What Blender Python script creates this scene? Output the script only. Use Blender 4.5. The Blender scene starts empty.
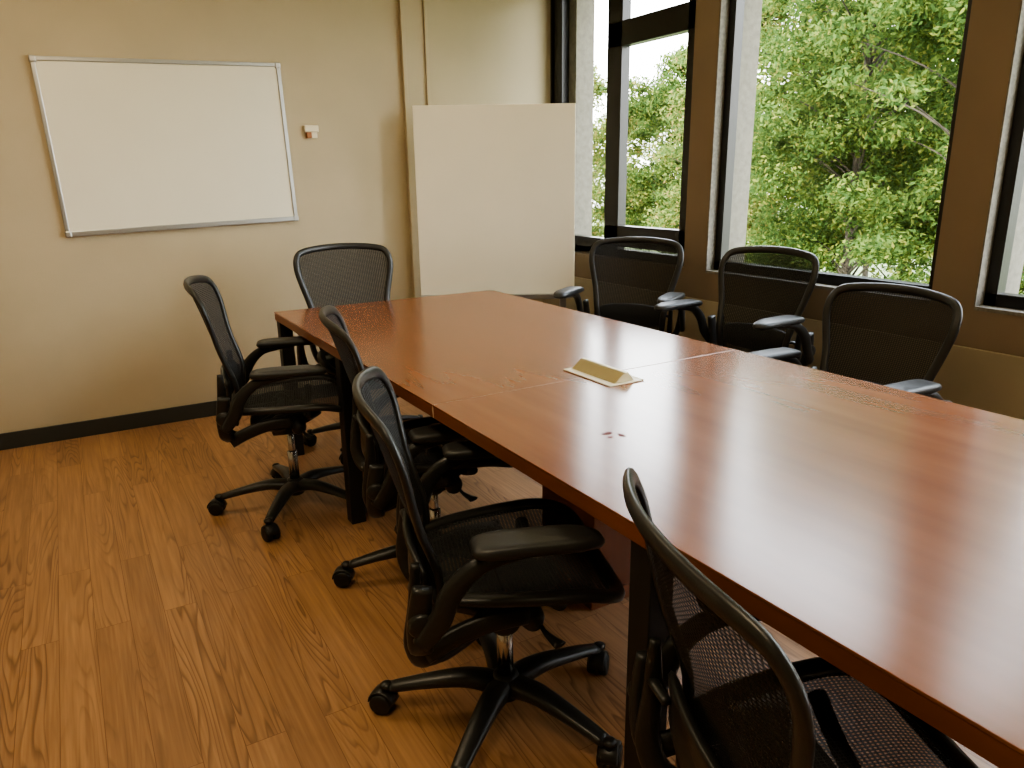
import bpy, bmesh, math, random
import numpy as np
from mathutils import Matrix, Vector
random.seed(3); rng=np.random.default_rng(5)
S=bpy.context.scene
COL=S.collection

# ------------------------------------------------------------------ materials
def newmat(name):
    m=bpy.data.materials.new(name); m.use_nodes=True
    nt=m.node_tree; b=nt.nodes.get('Principled BSDF'); return m,nt,b
def N(nt,t,**kw):
    n=nt.nodes.new(t)
    for k,v in kw.items(): setattr(n,k,v)
    return n
def ramp(nt,stops,interp='LINEAR'):
    r=N(nt,'ShaderNodeValToRGB'); e=r.color_ramp.elements; r.color_ramp.interpolation=interp
    while len(e)<len(stops): e.new(.5)
    for i,(p,c) in enumerate(stops):
        e[i].position=p; e[i].color=(*c,1)
    return r
def simple(name,col,rough=.5,metal=0,noise=0,nscale=20,bump=0,bscale=200,spec=.5,coat=0):
    m,nt,b=newmat(name)
    b.inputs['Base Color'].default_value=(*col,1); b.inputs['Roughness'].default_value=rough
    b.inputs['Metallic'].default_value=metal; b.inputs['Specular IOR Level'].default_value=spec
    b.inputs['Coat Weight'].default_value=coat
    tc=N(nt,'ShaderNodeTexCoord')
    if noise:
        n=N(nt,'ShaderNodeTexNoise'); n.inputs['Scale'].default_value=nscale; n.inputs['Detail'].default_value=5
        nt.links.new(tc.outputs['Object'],n.inputs['Vector'])
        lo=tuple(c*(1-noise) for c in col); hi=tuple(min(1,c*(1+noise)) for c in col)
        r=ramp(nt,[(.3,lo),(.7,hi)]); nt.links.new(n.outputs['Fac'],r.inputs['Fac']); nt.links.new(r.outputs['Color'],b.inputs['Base Color'])
    if bump:
        n=N(nt,'ShaderNodeTexNoise'); n.inputs['Scale'].default_value=bscale; n.inputs['Detail'].default_value=3
        nt.links.new(tc.outputs['Object'],n.inputs['Vector'])
        bp=N(nt,'ShaderNodeBump'); bp.inputs['Strength'].default_value=bump; bp.inputs['Distance'].default_value=.002
        nt.links.new(n.outputs['Fac'],bp.inputs['Height']); nt.links.new(bp.outputs['Normal'],b.inputs['Normal'])
    return m

M_wall=simple('wall_paint',(.475,.40,.27),.75,noise=.04,nscale=3,bump=.25,bscale=160)
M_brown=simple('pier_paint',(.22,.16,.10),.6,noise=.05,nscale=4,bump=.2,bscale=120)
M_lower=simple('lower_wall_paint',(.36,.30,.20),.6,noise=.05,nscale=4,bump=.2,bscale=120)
M_ceil=simple('ceiling_tile',(.72,.69,.6),.9,noise=.05,nscale=60)
M_conc=simple('concrete',(.17,.155,.125),.9,noise=.18,nscale=30,bump=.5,bscale=60)
M_reveal=simple('stone_reveal',(.19,.175,.145),.9,noise=.25,nscale=60,bump=.5,bscale=90)
M_base=simple('baseboard_vinyl',(.035,.037,.033),.45)
M_frame=simple('black_window_frame',(.012,.011,.010),.35)
M_board=simple('whiteboard_surface',(.78,.74,.60),.22,noise=.02,nscale=3)
M_panel=simple('cream_panel',(.88,.81,.64),.5,noise=.02,nscale=3)
M_alu=simple('aluminium',(.45,.45,.43),.35,metal=.9)
M_plastic=simple('black_plastic',(.018,.018,.017),.36,bump=.1,bscale=400)
M_pad=simple('armrest_pad',(.022,.022,.021),.42,bump=.15,bscale=300)
M_chrome=simple('gas_lift_steel',(.5,.5,.5),.2,metal=1)
M_blacksteel=simple('black_steel',(.009,.009,.009),.5)
M_cream=simple('cream_plastic',(.75,.68,.5),.45)
M_hatch=simple('gold_aluminium',(.50,.43,.25),.38,metal=.35)
M_dkbrown=simple('device_orange',(.35,.14,.05),.5)
M_redmark=simple('red_mark',(.15,.018,.014),.6,spec=.3)
M_bark=simple('bark',(.04,.032,.022),.9,noise=.4,nscale=8)

def wood_mat(name,c1,c2,c3,rough,scale=1.0,axis='Y',grain=.5):
    m,nt,b=newmat(name); tc=N(nt,'ShaderNodeTexCoord')
    mp=N(nt,'ShaderNodeMapping')
    mp.inputs['Scale'].default_value=(9*scale,.9*scale,9*scale) if axis=='Y' else (9*scale,9*scale,.9*scale)
    nt.links.new(tc.outputs['Object'],mp.inputs['Vector'])
    n=N(nt,'ShaderNodeTexNoise'); n.inputs['Scale'].default_value=1.6; n.inputs['Detail'].default_value=4; n.inputs['Distortion'].default_value=0
    nt.links.new(mp.outputs['Vector'],n.inputs['Vector'])
    r=ramp(nt,[(.25,c1),(.5,c2),(.75,c3)]); nt.links.new(n.outputs['Fac'],r.inputs['Fac'])
    nt.links.new(r.outputs['Color'],b.inputs['Base Color'])
    b.inputs['Roughness'].default_value=rough
    return m,nt,b,n
M_table,nt,b,n=wood_mat('cherry_laminate',(.180,.066,.029),(.215,.082,.036),(.25,.098,.044),.21)
b.inputs['Specular IOR Level'].default_value=.65
M_tedge,_,_,_=wood_mat('cherry_edge_band',(.15,.05,.020),(.185,.062,.025),(.22,.075,.03),.35)
M_ped,_,_,_=wood_mat('cherry_panel',(.13,.045,.020),(.16,.055,.025),(.19,.068,.03),.4,axis='Z')

def floor_mat():
    m,nt,b=newmat('wood_plank_floor'); L=nt.links.new
    tc=N(nt,'ShaderNodeTexCoord'); 
    rot=N(nt,'ShaderNodeMapping'); rot.inputs['Rotation'].default_value=(0,0,math.pi/2)
    L(tc.outputs['Object'],rot.inputs['Vector'])
    br=N(nt,'ShaderNodeTexBrick'); br.inputs['Scale'].default_value=1; br.offset=.37; br.offset_frequency=2
    br.inputs['Brick Width'].default_value=1.22; br.inputs['Row Height'].default_value=.10
    br.inputs['Mortar Size'].default_value=.0009; br.inputs['Mortar Smooth'].default_value=.1
    br.inputs['Color1'].default_value=(0,0,0,1); br.inputs['Color2'].default_value=(1,1,1,1); br.inputs['Mortar'].default_value=(.5,.5,.5,1)
    L(rot.outputs['Vector'],br.inputs['Vector'])
    sc=N(nt,'ShaderNodeVectorMath',operation='SCALE'); sc.inputs['Scale'].default_value=7.3
    L(br.outputs['Color'],sc.inputs[0])
    add=N(nt,'ShaderNodeVectorMath',operation='ADD'); L(tc.outputs['Object'],add.inputs[0]); L(sc.outputs[0],add.inputs[1])
    mp=N(nt,'ShaderNodeMapping'); mp.inputs['Scale'].default_value=(1,.075,1); L(add.outputs[0],mp.inputs['Vector'])
    n=N(nt,'ShaderNodeTexNoise'); n.inputs['Scale'].default_value=9; n.inputs['Detail'].default_value=1.6; n.inputs['Roughness'].default_value=.45
    L(mp.outputs['Vector'],n.inputs['Vector'])
    mu=N(nt,'ShaderNodeMath',operation='MULTIPLY'); mu.inputs[1].default_value=26; L(n.outputs['Fac'],mu.inputs[0])
    fr=N(nt,'ShaderNodeMath',operation='FRACT'); L(mu.outputs[0],fr.inputs[0])
    rr=ramp(nt,[(0,(.0,)*3),(.55,(.10,)*3),(.86,(1,)*3),(1,(0,)*3)]); L(fr.outputs[0],rr.inputs['Fac'])
    nm=N(nt,'ShaderNodeTexNoise'); nm.inputs['Scale'].default_value=7; L(mp.outputs['Vector'],nm.inputs['Vector'])
    mm=N(nt,'ShaderNodeMapRange'); mm.inputs['From Min'].default_value=.43; mm.inputs['From Max'].default_value=.62; mm.inputs['To Max'].default_value=.78;mm.inputs['To Min'].default_value=.09
    L(nm.outputs['Fac'],mm.inputs['Value'])
    k=N(nt,'ShaderNodeMath',operation='MULTIPLY'); L(rr.outputs['Color'],k.inputs[0]); L(mm.outputs['Result'],k.inputs[1])
    mp2=N(nt,'ShaderNodeMapping'); mp2.inputs['Scale'].default_value=(90,3,1); L(add.outputs[0],mp2.inputs['Vector'])
    nf=N(nt,'ShaderNodeTexNoise'); nf.inputs['Scale'].default_value=1; nf.inputs['Detail'].default_value=4; L(mp2.outputs['Vector'],nf.inputs['Vector'])
    base=ramp(nt,[(.3,(.34,.180,.086)),(.7,(.49,.276,.135))]); L(nf.outputs['Fac'],base.inputs['Fac'])
    mix=N(nt,'ShaderNodeMix',data_type='RGBA'); mix.inputs['B'].default_value=(.15,.068,.028,1)
    L(k.outputs[0],mix.inputs['Factor']); L(base.outputs['Color'],mix.inputs['A'])
    tone=ramp(nt,[(0,(.84,.82,.81)),(1,(1.03,1.03,1.03))]); L(br.outputs['Color'],tone.inputs['Fac'])
    m2=N(nt,'ShaderNodeMix',data_type='RGBA',blend_type='MULTIPLY'); m2.inputs['Factor'].default_value=1
    L(mix.outputs['Result'],m2.inputs['A']); L(tone.outputs['Color'],m2.inputs['B'])
    m3=N(nt,'ShaderNodeMix',data_type='RGBA'); m3.inputs['B'].default_value=(.20,.09,.035,1)
    L(br.outputs['Fac'],m3.inputs['Factor']); L(m2.outputs['Result'],m3.inputs['A'])
    L(m3.outputs['Result'],b.inputs['Base Color']); b.inputs['Roughness'].default_value=.36
    return m
M_floor=floor_mat()

def mesh_fabric():
    m,nt,b=newmat('woven_mesh'); L=nt.links.new
    b.inputs['Base Color'].default_value=(.022,.022,.022,1); b.inputs['Roughness'].default_value=.75
    b.inputs['Specular IOR Level'].default_value=.25
    tc=N(nt,'ShaderNodeTexCoord'); 
    w=N(nt,'ShaderNodeTexWave'); w.bands_direction='X'; w.inputs['Scale'].default_value=34; L(tc.outputs['UV'],w.inputs['Vector'])
    w2=N(nt,'ShaderNodeTexWave'); w2.bands_direction='Y'; w2.inputs['Scale'].default_value=48; L(tc.outputs['UV'],w2.inputs['Vector'])
    a=N(nt,'ShaderNodeMath',operation='MULTIPLY'); L(w.outputs['Fac'],a.inputs[0]); L(w2.outputs['Fac'],a.inputs[1])
    mr=N(nt,'ShaderNodeMapRange'); mr.inputs['To Min'].default_value=.06; mr.inputs['To Max'].default_value=.40; L(a.outputs[0],mr.inputs['Value'])
    tr=N(nt,'ShaderNodeBsdfTransparent'); mx=N(nt,'ShaderNodeMixShader')
    L(mr.outputs['Result'],mx.inputs['Fac']); L(b.outputs[0],mx.inputs[1]); L(tr.outputs[0],mx.inputs[2])
    L(mx.outputs[0],nt.nodes['Material Output'].inputs['Surface']); return m
M_mesh=mesh_fabric()
def glass():
    m,nt,b=newmat('window_glass'); L=nt.links.new
    tr=N(nt,'ShaderNodeBsdfTransparent'); tr.inputs['Color'].default_value=(.94,.96,.94,1)
    gl=N(nt,'ShaderNodeBsdfGlossy'); gl.inputs['Roughness'].default_value=.02
    lw=N(nt,'ShaderNodeLayerWeight'); lw.inputs['Blend'].default_value=.5
    p=N(nt,'ShaderNodeMath',operation='POWER'); p.inputs[1].default_value=5; L(lw.outputs['Facing'],p.inputs[0])
    q=N(nt,'ShaderNodeMath',operation='MULTIPLY_ADD'); q.inputs[1].default_value=.6; q.inputs[2].default_value=.03; L(p.outputs[0],q.inputs[0])
    mx=N(nt,'ShaderNodeMixShader'); L(q.outputs[0],mx.inputs['Fac']); L(tr.outputs[0],mx.inputs[1]); L(gl.outputs[0],mx.inputs[2])
    L(mx.outputs[0],nt.nodes['Material Output'].inputs['Surface']); return m
M_glass=glass()
def leafmat(name,stops):
    m,nt,b=newmat(name); L=nt.links.new
    g=N(nt,'ShaderNodeNewGeometry'); r=ramp(nt,stops)
    L(g.outputs['Random Per Island'],r.inputs['Fac'])
    d=N(nt,'ShaderNodeBsdfDiffuse'); t=N(nt,'ShaderNodeBsdfTranslucent'); mx=N(nt,'ShaderNodeMixShader'); mx.inputs['Fac'].default_value=.5
    L(r.outputs['Color'],d.inputs['Color']); L(r.outputs['Color'],t.inputs['Color'])
    L(d.outputs[0],mx.inputs[1]); L(t.outputs[0],mx.inputs[2]); L(mx.outputs[0],nt.nodes['Material Output'].inputs['Surface']); return m
M_leaf=leafmat('leaves',[(0,(.035,.066,.020)),(.5,(.066,.112,.031)),(.85,(.115,.158,.038)),(1,(.20,.205,.05))])
M_leafY=leafmat('leaves_yellowing',[(0,(.06,.105,.035)),(.5,(.12,.165,.045)),(.85,(.20,.22,.06)),(1,(.30,.21,.08))])
M_grass=simple('grass',(.11,.14,.05),.9,noise=.4,nscale=3)
def emis(name,col,s):
    m,nt,b=newmat(name); b.inputs['Emission Color'].default_value=(*col,1); b.inputs['Emission Strength'].default_value=s; b.inputs['Base Color'].default_value=(.8,.8,.8,1); return m

# ------------------------------------------------------------------ mesh helpers
def link(o,parent=None):
    COL.objects.link(o)
    if parent is not None: o.parent=parent
    return o
def empty(name,loc=(0,0,0),yaw=0,scale=1):
    e=bpy.data.objects.new(name,None); e.empty_display_size=.1; e.location=loc; e.rotation_euler=(0,0,yaw); e.scale=(scale,)*3
    COL.objects.link(e); return e
def me_from(name,verts,faces,mat,smooth=False,uvs=None):
    me=bpy.data.meshes.new(name); me.from_pydata([tuple(v) for v in verts],[],faces); me.update()
    if isinstance(mat,(list,tuple)):
        for k in mat: me.materials.append(k)
    else: me.materials.append(mat)
    if smooth: me.polygons.foreach_set('use_smooth',[True]*len(me.polygons))
    if uvs is not None:
        l=me.uv_layers.new(name='UVMap'); idx=[v for p in me.polygons for v in p.vertices]
        l.data.foreach_set('uv',np.array([uvs[i] for i in idx],dtype=float).ravel())
    return me
def bm_boxes(boxes,bevel=0,seg=2):
    bm=bmesh.new()
    for (x0,x1,y0,y1,z0,z1) in boxes:
        mt=Matrix.Translation(((x0+x1)/2,(y0+y1)/2,(z0+z1)/2))@Matrix.Diagonal((abs(x1-x0),abs(y1-y0),abs(z1-z0),1))
        bmesh.ops.create_cube(bm,size=1,matrix=mt)
    if bevel: bmesh.ops.bevel(bm,geom=bm.edges[:],offset=bevel,segments=seg,affect='EDGES',profile=.5)
    return bm
def boxes(name,bx,mat,bevel=0,parent=None,mesh_only=False):
    bm=bm_boxes(bx,bevel); me=bpy.data.meshes.new(name); bm.to_mesh(me); bm.free(); me.materials.append(mat)
    if mesh_only: return me
    o=bpy.data.objects.new(name,me); return link(o,parent)
def catmull(P,n=6,closed=False):
    P=[np.array(p,float) for p in P]; out=[]; L=len(P)
    rngi=range(L if closed else L-1)
    for i in rngi:
        if closed: p0,p1,p2,p3=P[i-1],P[i],P[(i+1)%L],P[(i+2)%L]
        else: p0,p1,p2,p3=P[max(i-1,0)],P[i],P[i+1],P[min(i+2,L-1)]
        for k in range(n):
            t=k/n
            out.append(.5*((2*p1)+(-p0+p2)*t+(2*p0-5*p1+4*p2-p3)*t*t+(-p0+3*p1-3*p2+p3)*t**3))
    if not closed: out.append(P[-1])
    return np.array(out)
def sweep(path,rad,up=(0,0,1),closed=False,ns=12,power=2.0,V=None,F=None):
    V=[] if V is None else V; F=[] if F is None else F
    n=len(path); path=np.array(path,float)
    rad=np.array(rad,float)
    if rad.ndim==1: rad=np.tile(rad,(n,1))
    elif len(rad)!=n:
        xs=np.linspace(0,1,len(rad)); q=np.linspace(0,1,n); rad=np.stack([np.interp(q,xs,rad[:,0]),np.interp(q,xs,rad[:,1])],1)
    up=np.array(up,float); 
    if up.ndim==1: up=np.tile(up,(n,1))
    base=len(V)
    for i in range(n):
        if closed: t=path[(i+1)%n]-path[i-1]
        else: t=path[min(i+1,n-1)]-path[max(i-1,0)]
        t=t/np.linalg.norm(t); s=np.cross(up[i],t); s/=np.linalg.norm(s)+1e-9; nn=np.cross(t,s)
        for k in range(ns):
            a=2*math.pi*k/ns; c,sn=math.cos(a),math.sin(a)
            c=math.copysign(abs(c)**(2/power),c); sn=math.copysign(abs(sn)**(2/power),sn)
            V.append(path[i]+s*c*rad[i,0]+nn*sn*rad[i,1])
    m=n if closed else n-1
    for i in range(m):
        j=(i+1)%n
        for k in range(ns):
            F.append((base+i*ns+k,base+i*ns+(k+1)%ns,base+j*ns+(k+1)%ns,base+j*ns+k))
    if not closed:
        F.append(tuple(base+k for k in range(ns))[::-1]); F.append(tuple(base+(n-1)*ns+k for k in range(ns)))
    return V,F
def lathe(prof,mat4,ns=20,V=None,F=None):
    V=[] if V is None else V; F=[] if F is None else F; base=len(V)
    for r,h in prof:
        for k in range(ns):
            a=2*math.pi*k/ns; v=mat4@Vector((r*math.cos(a),r*math.sin(a),h)); V.append(np.array(v))
    for i in range(len(prof)-1):
        for k in range(ns):
            F.append((base+i*ns+k,base+i*ns+(k+1)%ns,base+(i+1)*ns+(k+1)%ns,base+(i+1)*ns+k))
    F.append(tuple(base+k for k in range(ns))[::-1]); F.append(tuple(base+(len(prof)-1)*ns+k for k in range(ns)))
    return V,F
def fixn(me):
    bm=bmesh.new(); bm.from_mesh(me); bmesh.ops.recalc_face_normals(bm,faces=bm.faces[:]); bm.to_mesh(me); bm.free(); return me
def mk(name,VF,mat,smooth=True): return fixn(me_from(name,VF[0],VF[1],mat,smooth))
def patch(outline,mapf,name,mat,nr=10):
    o=np.array(outline); c=np.array([(o[:,0].max()+o[:,0].min())/2,(o[:,1].max()+o[:,1].min())/2]); n=len(o); V=[mapf(*c)]; uv=[tuple(c)]
    for r in range(1,nr+1):
        for p in o:
            q=c+(p-c)*(r/nr); V.append(mapf(*q)); uv.append(tuple(q))
    F=[(0,1+k,1+(k+1)%n) for k in range(n)]
    for r in range(nr-1):
        for k in range(n):
            F.append((1+r*n+k,1+(r+1)*n+k,1+(r+1)*n+(k+1)%n,1+r*n+(k+1)%n))
    return me_from(name,V,F,mat,True,uv)
def slab(outline,mapf,thick,name,mat,bev=.3):
    o=np.array(outline); c=o.mean(0); n=len(o); V=[];F=[]
    prof=[(.0,-1),(.6,-1),(.86,-.9),(.96,-.6),(1,0),(.96,.6),(.86,.9),(.6,1),(0,1)]
    for s,h in prof:
        for p in o:
            q=c+(p-c)*max(s,.001); V.append(mapf(q[0],q[1],h*thick/2))
    for i in range(len(prof)-1):
        for k in range(n): F.append((i*n+k,i*n+(k+1)%n,(i+1)*n+(k+1)%n,(i+1)*n+k))
    return mk(name,(V,F),mat)

# ------------------------------------------------------------------ office chair (local: +x forward, origin on floor)
SZ=.075   # seat / mechanism lift
back_half=[(0,.0),(.11,.003),(.160,.022),(.180,.08),(.190,.17),(.212,.29),(.238,.39),(.252,.46),(.246,.515),(.212,.548),(.11,.562),(0,.566)]
bo=[(y,s) for y,s in back_half]+[(-y,s) for y,s in back_half[-2:0:-1]]
bo=catmull(bo,5,True)
def bmap(y,s):
    t=s/.566
    x=-.205-.035*t-.085*t*t+.028*math.exp(-((s-.17)/.11)**2)+.85*y*y*(.55+.45*t)
    z=.435+s*.975
    return np.array((x,y,z))
seat_half=[(-.205,0),(-.202,.10),(-.185,.160),(-.10,.202),(.04,.233),(.14,.242),(.20,.233),(.228,.19),(.238,.10),(.239,0)]
so=[(x,y) for x,y in seat_half]+[(x,-y) for x,y in seat_half[-2:0:-1]]
so=catmull(so,5,True)
def smap(x,y):
    z=.455+SZ-.022*(1-(y/.25)**2)-(1.9*(x-.11)**2 if x>.11 else 0)+(.3*(x+.1)**2 if x<-.1 else 0)
    return np.array((x,y,z))
LOW=[];BACK=[];SEAT=[];ARM=[]
bp=np.array([bmap(*p) for p in bo])
BACK.append(mk('back_frame',sweep(bp,(.0165,.0095),up=(1,0,.12),closed=True,ns=10),M_plastic))
BACK.append(patch(bo,bmap,'back_mesh',M_mesh))
sp=np.array([smap(*p)-np.array((0,0,.004)) for p in so])
SEAT.append(mk('seat_frame',sweep(sp,(.021,.013),up=(0,0,1),closed=True,ns=10,power=2.6),M_plastic))
SEAT.append(patch(so,smap,'seat_mesh',M_mesh))
lo=catmull([(-.165,.10),(-.185,.15),(-.17,.20),(0,.215),(.17,.20),(.185,.15),(.165,.10),(0,.085)],5,True)
BACK.append(slab(lo,lambda y,s,h:bmap(y,s)+np.array((-.028+h,0,0)),.022,'lumbar_pad',M_plastic))
V=[];F=[]
for sg in (1,-1):
    p=catmull([(-.03,sg*.07,.36+SZ),(-.12,sg*.13,.365+SZ*.6),(-.205,sg*.180,.40),(-.235,sg*.205,.46),(-.228,sg*.213,.56),(-.225,sg*.218,.66)],6)
    sweep(p,[(.022,.017),(.022,.02),(.016,.024),(.013,.024),(.012,.018),(.008,.010)],up=(1,0,.3),ns=12,power=2.8,V=V,F=F)
    p=catmull([(-.226,sg*.215,.58),(-.232,sg*.19,.59),(-.225,sg*.15,.585)],4)
    sweep(p,(.011,.008),up=(0,0,1),ns=8,V=V,F=F)
BACK.append(mk('back_support',(V,F),M_plastic))
V=[];F=[]
for sg in (1,-1):
    p=catmull([(-.215,sg*.215,.40),(-.225,sg*.25,.43),(-.225,sg*.268,.50),(-.215,sg*.275,.58)],5)
    sweep(p,[(.016,.022),(.016,.026),(.014,.026),(.013,.022)],up=(1,0,0),ns=12,power=3,V=V,F=F)
    p=catmull([(-.225,sg*.285,.455),(-.185,sg*.292,.51),(-.155,sg*.292,.575),(-.10,sg*.288,.625),(-.03,sg*.283,.640),(.03,sg*.28,.643)],6)
    sweep(p,[(.013,.020),(.013,.026),(.015,.024),(.018,.019),(.022,.012),(.018,.007)],up=(-.5,0,1),ns=12,power=2.6,V=V,F=F)
    lathe([(.024,-.014),(.028,-.008),(.028,.010),(.022,.016)],Matrix.Translation((-.222,sg*.278,.50))@Matrix.Rotation(math.pi/2,4,'X'),16,V,F)
ARM.append(mk('arm_support',(V,F),M_plastic))
ph=catmull([(-.13,0),(-.125,.036),(-.08,.047),(0,.046),(.09,.042),(.14,.028),(.152,0),(.14,-.030),(.09,-.046),(0,-.046),(-.08,-.045),(-.125,-.035)],4,True)
for sg,nm in ((1,'armrest_left'),(-1,'armrest_right')):
    ARM.append(slab(ph,lambda x,y,h,sg=sg:np.array((x+.015,sg*.28+y,.662+h-.35*max(0,x-.06)**2*3-.25*max(0,-x-.03)**2)),.030,nm,M_pad))
V=[];F=[]
def up_(P): return [(a,b,c+SZ) for a,b,c in P]
sweep(catmull(up_([(-.15,0,.345),(-.07,0,.345),(.03,0,.35),(.13,0,.375)]),4),[(.05,.022),(.085,.042),(.08,.040),(.045,.018)],up=(0,0,1),ns=16,power=3.2,V=V,F=F)
sweep(up_([(-.03,-.20,.385),(-.03,.20,.385)]),(.016,.016),ns=10,V=V,F=F)
sweep(catmull(up_([(.09,-.215,.415),(.08,-.12,.380),(.07,0,.37),(.08,.12,.380),(.09,.215,.415)]),4),(.018,.014),ns=10,V=V,F=F)
for sg in (1,-1):
    lathe([(.020,-.035),(.034,-.030),(.037,-.0),(.034,.030),(.020,.035)],Matrix.Translation((-.03,sg*.165,.372+SZ))@Matrix.Rotation(math.pi/2,4,'X'),18,V,F)
    lathe([(.014,-.06),(.029,-.045),(.030,.03),(.022,.05)],Matrix.Translation((.04,sg*.12,.345+SZ))@Matrix.Rotation(math.pi/2,4,'X'),14,V,F)
    sweep(catmull(up_([(.05,sg*.10,.345),(.06,sg*.18,.33),(.085,sg*.235,.325)]),4),[(.006,.005),(.006,.005),(.018,.007)],ns=8,V=V,F=F)
    sweep(catmull([(.02,sg*.19,.385+SZ),(-.07,sg*.205,.385+SZ),(-.15,sg*.210,.40+SZ*.5),(-.215,sg*.222,.41)],4),(.014,.024),up=(0,0,1),ns=10,power=3,V=V,F=F)
    lathe([(.012,-.06),(.022,-.055),(.022,.055),(.012,.06)],Matrix.Translation((-.01,sg*.052,.31+SZ))@Matrix.Rotation(math.pi/2,4,'Y'),12,V,F)
SEAT.append(mk('tilt_mechanism',(V,F),M_plastic))
SEAT.append(mk('lift_rod',lathe([(.0145,.16),(.0145,.34+SZ)],Matrix.Identity(4),18),M_chrome))
V=[];F=[]
lathe([(.030,.055),(.036,.06),(.036,.118),(.030,.126),(.022,.128)],Matrix.Identity(4),20,V,F)
LOW.append(mk('lift_sleeve',(V,F),M_plastic))
LOW.append(mk('gas_lift',lathe([(.021,.12),(.021,.25),(.0145,.255)],Matrix.Identity(4),18),M_chrome))
V=[];F=[];VW=[];FW=[]
for i in range(5):
    a=2*math.pi*i/5+.25; d=np.array((math.cos(a),math.sin(a),0)); q=np.array((-d[1],d[0],0))
    p=catmull([d*.02+np.array((0,0,.095)),d*.10+np.array((0,0,.108)),d*.20+np.array((0,0,.096)),d*.305+np.array((0,0,.074))],5)
    sweep(p,[(.038,.026),(.031,.020),(.026,.015),(.019,.011)],up=(0,0,1),ns=12,power=2.6,V=V,F=F)
    R=Matrix(((d[0],q[0],0,d[0]*.315),(d[1],q[1],0,d[1]*.315),(0,0,1,0),(0,0,0,1)))
    lathe([(.011,.035),(.011,.072),(.017,.074),(.017,.082),(.010,.087)],R,12,V,F)
    T=R@Matrix.Rotation(.7+i*1.1,4,'Z')@Matrix.Translation((-.012,0,0))
    for sg in (1,-1):
        W=T@Matrix.Translation((0,sg*.017,.030))@Matrix.Rotation(math.pi/2,4,'X')
        lathe([(.010,-.011),(.026,-.011),(.030,-.007),(.030,.007),(.026,.011),(.010,.011)],W,18,VW,FW)
    hp=[T@Vector((.034*math.cos(t),0,.030+.034*math.sin(t))) for t in np.linspace(.1,math.pi-.1,9)]
    sweep([np.array(h) for h in hp],(.024,.004),up=np.array([np.array(h)-np.array(T@Vector((0,0,.03))) for h in hp]),ns=8,power=3,V=V,F=F)
LOW.append(mk('star_base',(V,F),M_plastic))
LOW.append(mk('casters',(VW,FW),M_blacksteel))
def chair(x,y,yaw,dz=0,base=0,arm=0,seat=0):
    e=empty('office_chair',(x,y,0),math.radians(yaw))
    for grp,off in ((LOW,None),(BACK,dz),(SEAT,dz+seat),(ARM,dz+arm)):
        for me in grp:
            o=bpy.data.objects.new(me.name,me)
            if off is None: o.rotation_euler=(0,0,math.radians(base))
            else: o.location=(0,0,off)
            link(o,e)
chair(.70,3.03,-15,0,20,.005,-.02)
chair(.97,2.18,-14,-.035,18,0,.01)
chair(.815,1.43,-20,-.075,8,.055,.03)
chair(.90,.545,-22,-.07,0,.01,.02)
chair(1.25,3.60,268,.03,15,-.06,-.06)
chair(2.46,3.03,212,.03,5,.07,-.03)
chair(2.52,2.33,184,.03,5,.07,-.03)
chair(2.28,1.59,178,-.04,5,.065,0)

# ------------------------------------------------------------------ conference table
TX0,TX1=.832,2.058; Y0,YS,Y1=.022,1.853,3.684
tb=empty('conference_table')
for nm,a,b_ in (('table_top_far',YS+.0018,Y1),('table_top_near',Y0,YS-.0018)):
    boxes(nm,[(TX0,TX1,a,b_,.734,.740)],M_table,.0012,tb)
    boxes(nm+'_edge',[(TX0+.001,TX1-.001,a+.001,b_-.001,.700,.7338)],M_tedge,.001,tb)
boxes('joint_strip',[(TX0+.002,TX1-.002,YS-.004,YS+.004,.70,.7385)],M_cream,0,tb)
lg=[]
for yy in (3.645,2.74,.95,.06):
    for xx in (TX0+.035,TX1-.035):
        lg.append((xx-.03,xx+.03,yy-.03,yy+.03,0,.70))
boxes('legs',lg,M_blacksteel,.003,tb)
boxes('rails',[(TX0+.05,TX1-.05,yy-.02,yy+.02,.682,.70) for yy in (3.645,2.74,.95,.06)]+[(xx-.015,xx+.015,Y0+.1,Y1-.1,.684,.70) for xx in (TX0+.20,TX1-.20)],M_blacksteel,.002,tb)
boxes('pedestal',[(1.30,1.60,1.70,2.00,0,.70)],M_ped,.004,tb)
boxes('pedestal_plinth',[(1.29,1.61,1.69,2.01,0,.05)],M_tedge,.003,tb)
def blob(cx,cy,rx,ry,seed):
    r=random.Random(seed); return [(cx+rx*(.6+.5*r.random())*math.cos(a),cy+ry*(.6+.5*r.random())*math.sin(a)) for a in np.linspace(0,2*math.pi,14,endpoint=False)]
V=[];F=[]
for (cx,cy,rx,ry,sd) in ((1.098,1.385,.020,.009,1),(1.118,1.355,.007,.016,2),(1.085,1.36,.010,.006,4),(1.21,1.247,.007,.005,3)):
    b0=len(V)
    for p in blob(cx,cy,rx,ry,sd): V.append((p[0],p[1],.7408))
    F.append(tuple(range(b0,len(V))))
o=bpy.data.objects.new('stain_marks',me_from('stain_marks',V,F,M_redmark)); link(o,tb)  # small irregular flat red marks lying on the tabletop
ph_=empty('table_power_hatch',(1.43,1.838,.7405))
boxes('hatch_plate',[(-.068,.068,-.125,.125,0,.004)],M_cream,.0015,ph_)
prof=[(-.042,.004),(.036,.004),(.012,.034),(-.002,.034)]
V=[(x,-.115,z) for x,z in prof]+[(x,.115,z) for x,z in prof]
F=[(3,2,1,0),(4,5,6,7)]+[(i,(i+1)%4,4+(i+1)%4,4+i) for i in range(4)]
me=fixn(me_from('hatch_lid',V,F,M_hatch)); o=bpy.data.objects.new('hatch_lid',me); link(o,ph_)
md=o.modifiers.new('b','BEVEL'); md.width=.002; md.segments=2

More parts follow.
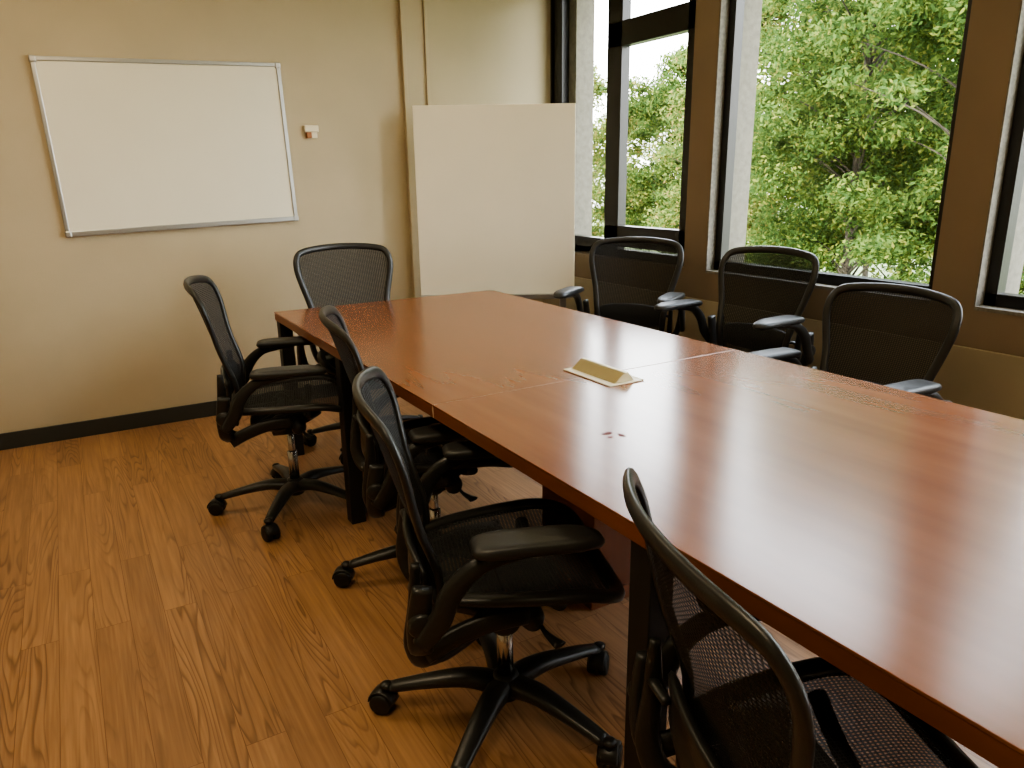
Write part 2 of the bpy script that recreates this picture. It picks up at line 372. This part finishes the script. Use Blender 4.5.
# ------------------------------------------------------------------ room shell
XL,XR,YB,YF,ZC=-1.7,3.0,-1.7,4.58,2.75
boxes('floor',[(XL-.1,3.3,YB-.1,YF+.1,-.12,0)],M_floor)
boxes('ceiling',[(XL-.3,3.5,YB-.3,YF+.3,ZC,ZC+.15)],M_ceil)
boxes('wall_back',[(XL-.1,3.3,YF,YF+.12,0,ZC)],M_wall)
boxes('wall_left',[(XL-.12,XL,YB-.1,YF,0,ZC)],M_wall)
boxes('wall_front',[(XL-.1,3.3,YB-.12,YB,0,ZC)],M_wall)
boxes('baseboard_back',[(XL,3.0,YF-.012,YF,0,.09)],M_base,.003)
boxes('baseboard_left',[(XL,XL+.012,YB,YF-.012,0,.09)],M_base,.003)
boxes('trim_1',[(1.95,1.975,YF-.035,YF,.0,ZC),(1.975,2.105,YF-.02,YF,0,ZC),(2.105,2.125,YF-.035,YF,0,ZC)],M_wall,.003)
piers=[(4.56,4.60),(2.96,3.13),(1.53,1.70),(.10,.27),(-1.70,-1.16)]
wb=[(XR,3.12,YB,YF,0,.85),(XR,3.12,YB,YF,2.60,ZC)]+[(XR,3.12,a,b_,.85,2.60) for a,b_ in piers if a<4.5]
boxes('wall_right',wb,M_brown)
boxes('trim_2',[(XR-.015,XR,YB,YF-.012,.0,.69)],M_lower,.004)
boxes('exterior_concrete_wall',[(3.12,3.24,YB,YF+.1,-3.0,.84),(3.12,3.24,YB,YF+.1,2.62,3.1)]+[(3.12,3.27,a+.0,b_+.0,.84,2.62) for a,b_ in ((2.93,3.16),(1.50,1.73),(.07,.30),(4.36,4.75),(-1.70,-1.2))],M_conc,.004)
def window(name,y0,y1,extra=None,z0=.85,z1=2.60):
    e=empty(name,(3.06,0,0)); w=.05
    fr=[(0,.06,y0,y0+w,z0,z1),(0,.06,y1-w,y1,z0,z1),(0,.06,y0,y1,z0,z0+w),(0,.06,y0,y1,z1-w,z1)]
    if extra: fr+=extra
    boxes('frame',fr,M_frame,.002,e)
    v=[(.03,y0+.02,z0+.02),(.03,y1-.02,z0+.02),(.03,y1-.02,z1-.02),(.03,y0+.02,z1-.02)]
    link(bpy.data.objects.new('glass',me_from('glass',v,[(0,1,2,3)],M_glass)),e)
    return e
w1=window('window_1',3.13,4.58,[(0,.06,4.44,4.56,.85,2.6),(-.005,.06,3.80,3.94,.85,2.6),(-.005,.06,3.14,3.94,.92,1.05),(-.005,.06,3.14,3.94,2.11,2.25),(-.005,.06,3.14,3.24,.85,2.6),(0,.06,3.9,4.5,.86,.96)])
window('window_2',1.70,2.96); window('window_3',.27,1.53); window('window_4',-1.16,.10)
boxes('trim_3',[(3.001,3.06,a-.006,a,.85,2.6) for a in (2.96,1.53,.10)]+[(2.996,3.06,a,b_,.838,.852) for a,b_ in ((1.70,2.954),(.27,1.524),(-1.16,.094))],M_reveal)

# ------------------------------------------------------------------ wall whiteboard
wbd=empty('whiteboard',(.606,YF-.014,1.547)); wbd.rotation_euler=(0,math.radians(-1.7),0)
hw,hh=.606,.437
boxes('board_surface',[(-hw+.01,hw-.01,-.004,.012,-hh+.01,hh-.01)],M_board,0,wbd)
boxes('board_frame',[(-hw,hw,-.012,.012,hh-.021,hh),(-hw,hw,-.014,.012,-hh,-hh+.026),(-hw,-hw+.021,-.012,.012,-hh,hh),(hw-.021,hw,-.012,.012,-hh,hh)],M_alu,.003,wbd)
boxes('corner_caps',[(sx*hw-.016,sx*hw+.016,-.016,.012,sz*hh-.016,sz*hh+.016) for sx in (-.98,.98) for sz in (-.97,.97)],M_alu,.006,wbd)
th=empty('wall_thermostat',(1.352,YF,1.635))
boxes('housing',[(-.042,.042,-.028,0,-.002,.036)],M_cream,.005,th)
boxes('bracket',[(-.032,-.002,-.03,0,-.036,-.004)],M_dkbrown,.004,th)
boxes('switch_plate',[(.002,.036,-.012,0,-.036,0)],M_cream,.003,th)
fb=empty('presentation_board',(2.345,4.12,-.028)); fb.rotation_euler=(0,0,math.atan2(-.513,.858))
boxes('panel',[(-.492,.492,-.012,.012,.662,1.81)],M_panel,.004,fb)
boxes('tray',[(-.47,.47,-.075,-.012,.640,.655),(-.47,.47,-.078,-.072,.640,.670),(-.492,.492,-.014,.014,.635,.664)],M_alu,.002,fb)
boxes('stand',[(-.44,-.40,-.015,.015,.08,.66),(.40,.44,-.015,.015,.08,.66),(-.44,.44,-.012,.012,.18,.21)],M_alu,.003,fb)
boxes('feet',[(-.45,-.39,-.16,.16,.063,.088),(.39,.45,-.16,.16,.063,.088)],M_blacksteel,.006,fb)
V=[];F=[]
for sx in (-.42,.42):
    for sy in (-.14,.14):
        lathe([(.012,-.01),(.018,-.008),(.018,.008),(.012,.01)],Matrix.Translation((sx,sy,.046))@Matrix.Rotation(math.pi/2,4,'Y'),14,V,F)
o=bpy.data.objects.new('wheels',mk('wheels',(V,F),M_blacksteel)); link(o,fb)

# ------------------------------------------------------------------ ceiling lights
WARM=(1.0,.81,.54)
for i,(x,y) in enumerate(((-.1,3.1),(-.1,.6),(1.9,3.1),(1.9,.6))):
    e=empty('ceiling_light',(x,y,ZC))
    boxes('housing',[(-.30,.30,-.60,-.57,-.05,0),(-.30,.30,.57,.60,-.05,0),(-.30,-.27,-.6,.6,-.05,0),(.27,.30,-.6,.6,-.05,0)],M_cream,.003,e)
    boxes('diffuser',[(-.27,.27,-.57,.57,-.03,-.02)],emis('diffuser_glow_%d'%i,WARM,2.0),0,e)
    ld=bpy.data.lights.new('tube_light','AREA'); ld.shape='RECTANGLE'; ld.size=.52; ld.size_y=1.1; ld.color=WARM; ld.energy=(25,33,4,4)[i]
    lo_=bpy.data.objects.new('tube_light',ld); lo_.location=(0,0,-.055); link(lo_,e)

# ------------------------------------------------------------------ outside
def ground():
    bm=bmesh.new(); bmesh.ops.create_grid(bm,x_segments=40,y_segments=40,size=60)
    for v in bm.verts: v.co.z=-3.0+.3*math.sin(v.co.x*.2)*math.cos(v.co.y*.17)
    me=bpy.data.meshes.new('ground'); bm.to_mesh(me); bm.free(); me.materials.append(M_grass)
    o=bpy.data.objects.new('lawn_ground',me); o.location=(64,20,0); link(o)
ground()
def leaves(centers,radii,n,size,mat,name):
    centers=np.array(centers); radii=np.array(radii)
    idx=rng.choice(len(centers),n,p=radii**2/np.sum(radii**2))
    d=rng.normal(size=(n,3)); d/=np.linalg.norm(d,axis=1)[:,None]
    r=radii[idx]*rng.uniform(.05,1.3,n)**.75
    P=centers[idx]+d*r[:,None]*np.array((1,1,.6))
    nrm=d*.3+rng.normal(size=(n,3))*.6+np.array((0,0,.5)); nrm/=np.linalg.norm(nrm,axis=1)[:,None]
    a=np.cross(nrm,rng.normal(size=(n,3))); a/=np.linalg.norm(a,axis=1)[:,None]; b=np.cross(nrm,a)
    s=size*rng.uniform(.6,1.3,n)[:,None]
    V=np.stack([P-a*s,P+b*s*.42-a*s*.1,P+a*s,P-b*s*.42-a*s*.1],1).reshape(-1,3)
    me=bpy.data.meshes.new(name); me.vertices.add(4*n); me.vertices.foreach_set('co',V.ravel())
    me.loops.add(4*n); me.loops.foreach_set('vertex_index',np.arange(4*n)); me.polygons.add(n)
    me.polygons.foreach_set('loop_start',np.arange(n)*4); me.polygons.foreach_set('loop_total',np.full(n,4)); me.update(calc_edges=True)
    me.materials.append(mat); return me
def tree(x,y,top,cr,n,size,mat,nb=80,g=-3.0,low=.34):
    e=empty('deciduous_tree',(x,y,g)); H=top-g
    V=[];F=[]; C=[];R=[]
    low=min(low,2.3/H)
    trunk=catmull([(0,0,-.3),(.05,.08,H*.3),(-.06,.02,H*.6),(.03,-.05,H*.88)],5)
    sweep(trunk,[(.12,.12),(.08,.08),(.05,.05),(.02,.02)],up=(1,0,0),ns=10,V=V,F=F)
    for i in range(nb):
        h=random.uniform(low,1)*H; f=(h/H-low)/(1-low); rad=cr*math.sqrt(max(.05,1-(2*f-.85)**2*.75))*random.uniform(.2,1); a=random.uniform(0,6.283)
        c=np.array((rad*math.cos(a),rad*math.sin(a),h)); C.append(c); R.append(random.uniform(.28,.62)*cr/2.4)
        if i%3==0:
            h0=max(.15*H,h-rad*.6); st=np.array((0,0,h0)); sweep(catmull([st,(st+c)/2+np.array((0,0,.15)),c],4),[(.026,.026),(.014,.014),(.005,.005)],up=(.1,.2,1),ns=6,V=V,F=F)
    o=bpy.data.objects.new('trunk',mk('trunk',(V,F),M_bark)); link(o,e)
    o=bpy.data.objects.new('foliage',leaves(C,R,int(n*1.9),size*.62,mat,'foliage')); link(o,e)
T=[(12.5,8.7,7.4,2.4,66000,.080,M_leaf,260),(11.5,5.9,8.0,2.1,40000,.085,M_leaf,170),(14.2,12.3,5.4,2.5,40000,.09,M_leafY,160),
   (18,11,6.0,3.2,36000,.12,M_leafY,160),(16,16.6,4.7,2.2,26000,.10,M_leaf,120),(13.5,18.4,4.4,2.0,14000,.10,M_leafY,90),(20,22,4.2,3.0,18000,.13,M_leafY,100),
   (10.5,2.6,8.0,2.2,24000,.10,M_leaf,110),(12,-.6,7,2.4,14000,.11,M_leaf,90),(24,16,5.0,3.6,24000,.15,M_leafY,130),(18,7.6,6.2,3.2,34000,.13,M_leaf,160),(13,-4,4,2.5,8000,.11,M_leaf,70)]
for t in T: tree(*t)

# ------------------------------------------------------------------ sky + sun
w=bpy.data.worlds.new('World'); S.world=w; w.use_nodes=True; nt=w.node_tree
bg=nt.nodes['Background']; tc=N(nt,'ShaderNodeTexCoord'); sx=N(nt,'ShaderNodeSeparateXYZ'); nt.links.new(tc.outputs['Generated'],sx.inputs[0])
r=ramp(nt,[(0,(1,.98,.94)),(.25,(.95,.97,1.0)),(1,(.70,.80,1.0))]); nt.links.new(sx.outputs['Z'],r.inputs['Fac']); nt.links.new(r.outputs['Color'],bg.inputs['Color'])
bg.inputs['Strength'].default_value=23
sd=bpy.data.lights.new('sun','SUN'); sd.energy=25; sd.angle=.02; sd.color=(1,.93,.78)
so_=bpy.data.objects.new('sun',sd); d=Vector((.75,.35,-.75)); so_.rotation_euler=d.to_track_quat('-Z','Y').to_euler(); link(so_)

# ------------------------------------------------------------------ camera
cd=bpy.data.cameras.new('camera'); cam=bpy.data.objects.new('camera',cd); link(cam)
cd.sensor_width=36; cd.lens=739/1024*36; cd.clip_start=.02; cd.clip_end=300
Rm=Matrix(((.8581,.1508,-.4908),(-.5133,.2253,-.8282),(-.0143,.9626,.2707))).to_4x4()
cam.matrix_world=Matrix.Translation((0,0,1.365))@Rm
S.camera=cam
S.view_settings.view_transform='AgX'
try: S.view_settings.look='AgX - Medium High Contrast'
except Exception as ex: print(ex)
S.view_settings.exposure=-.46
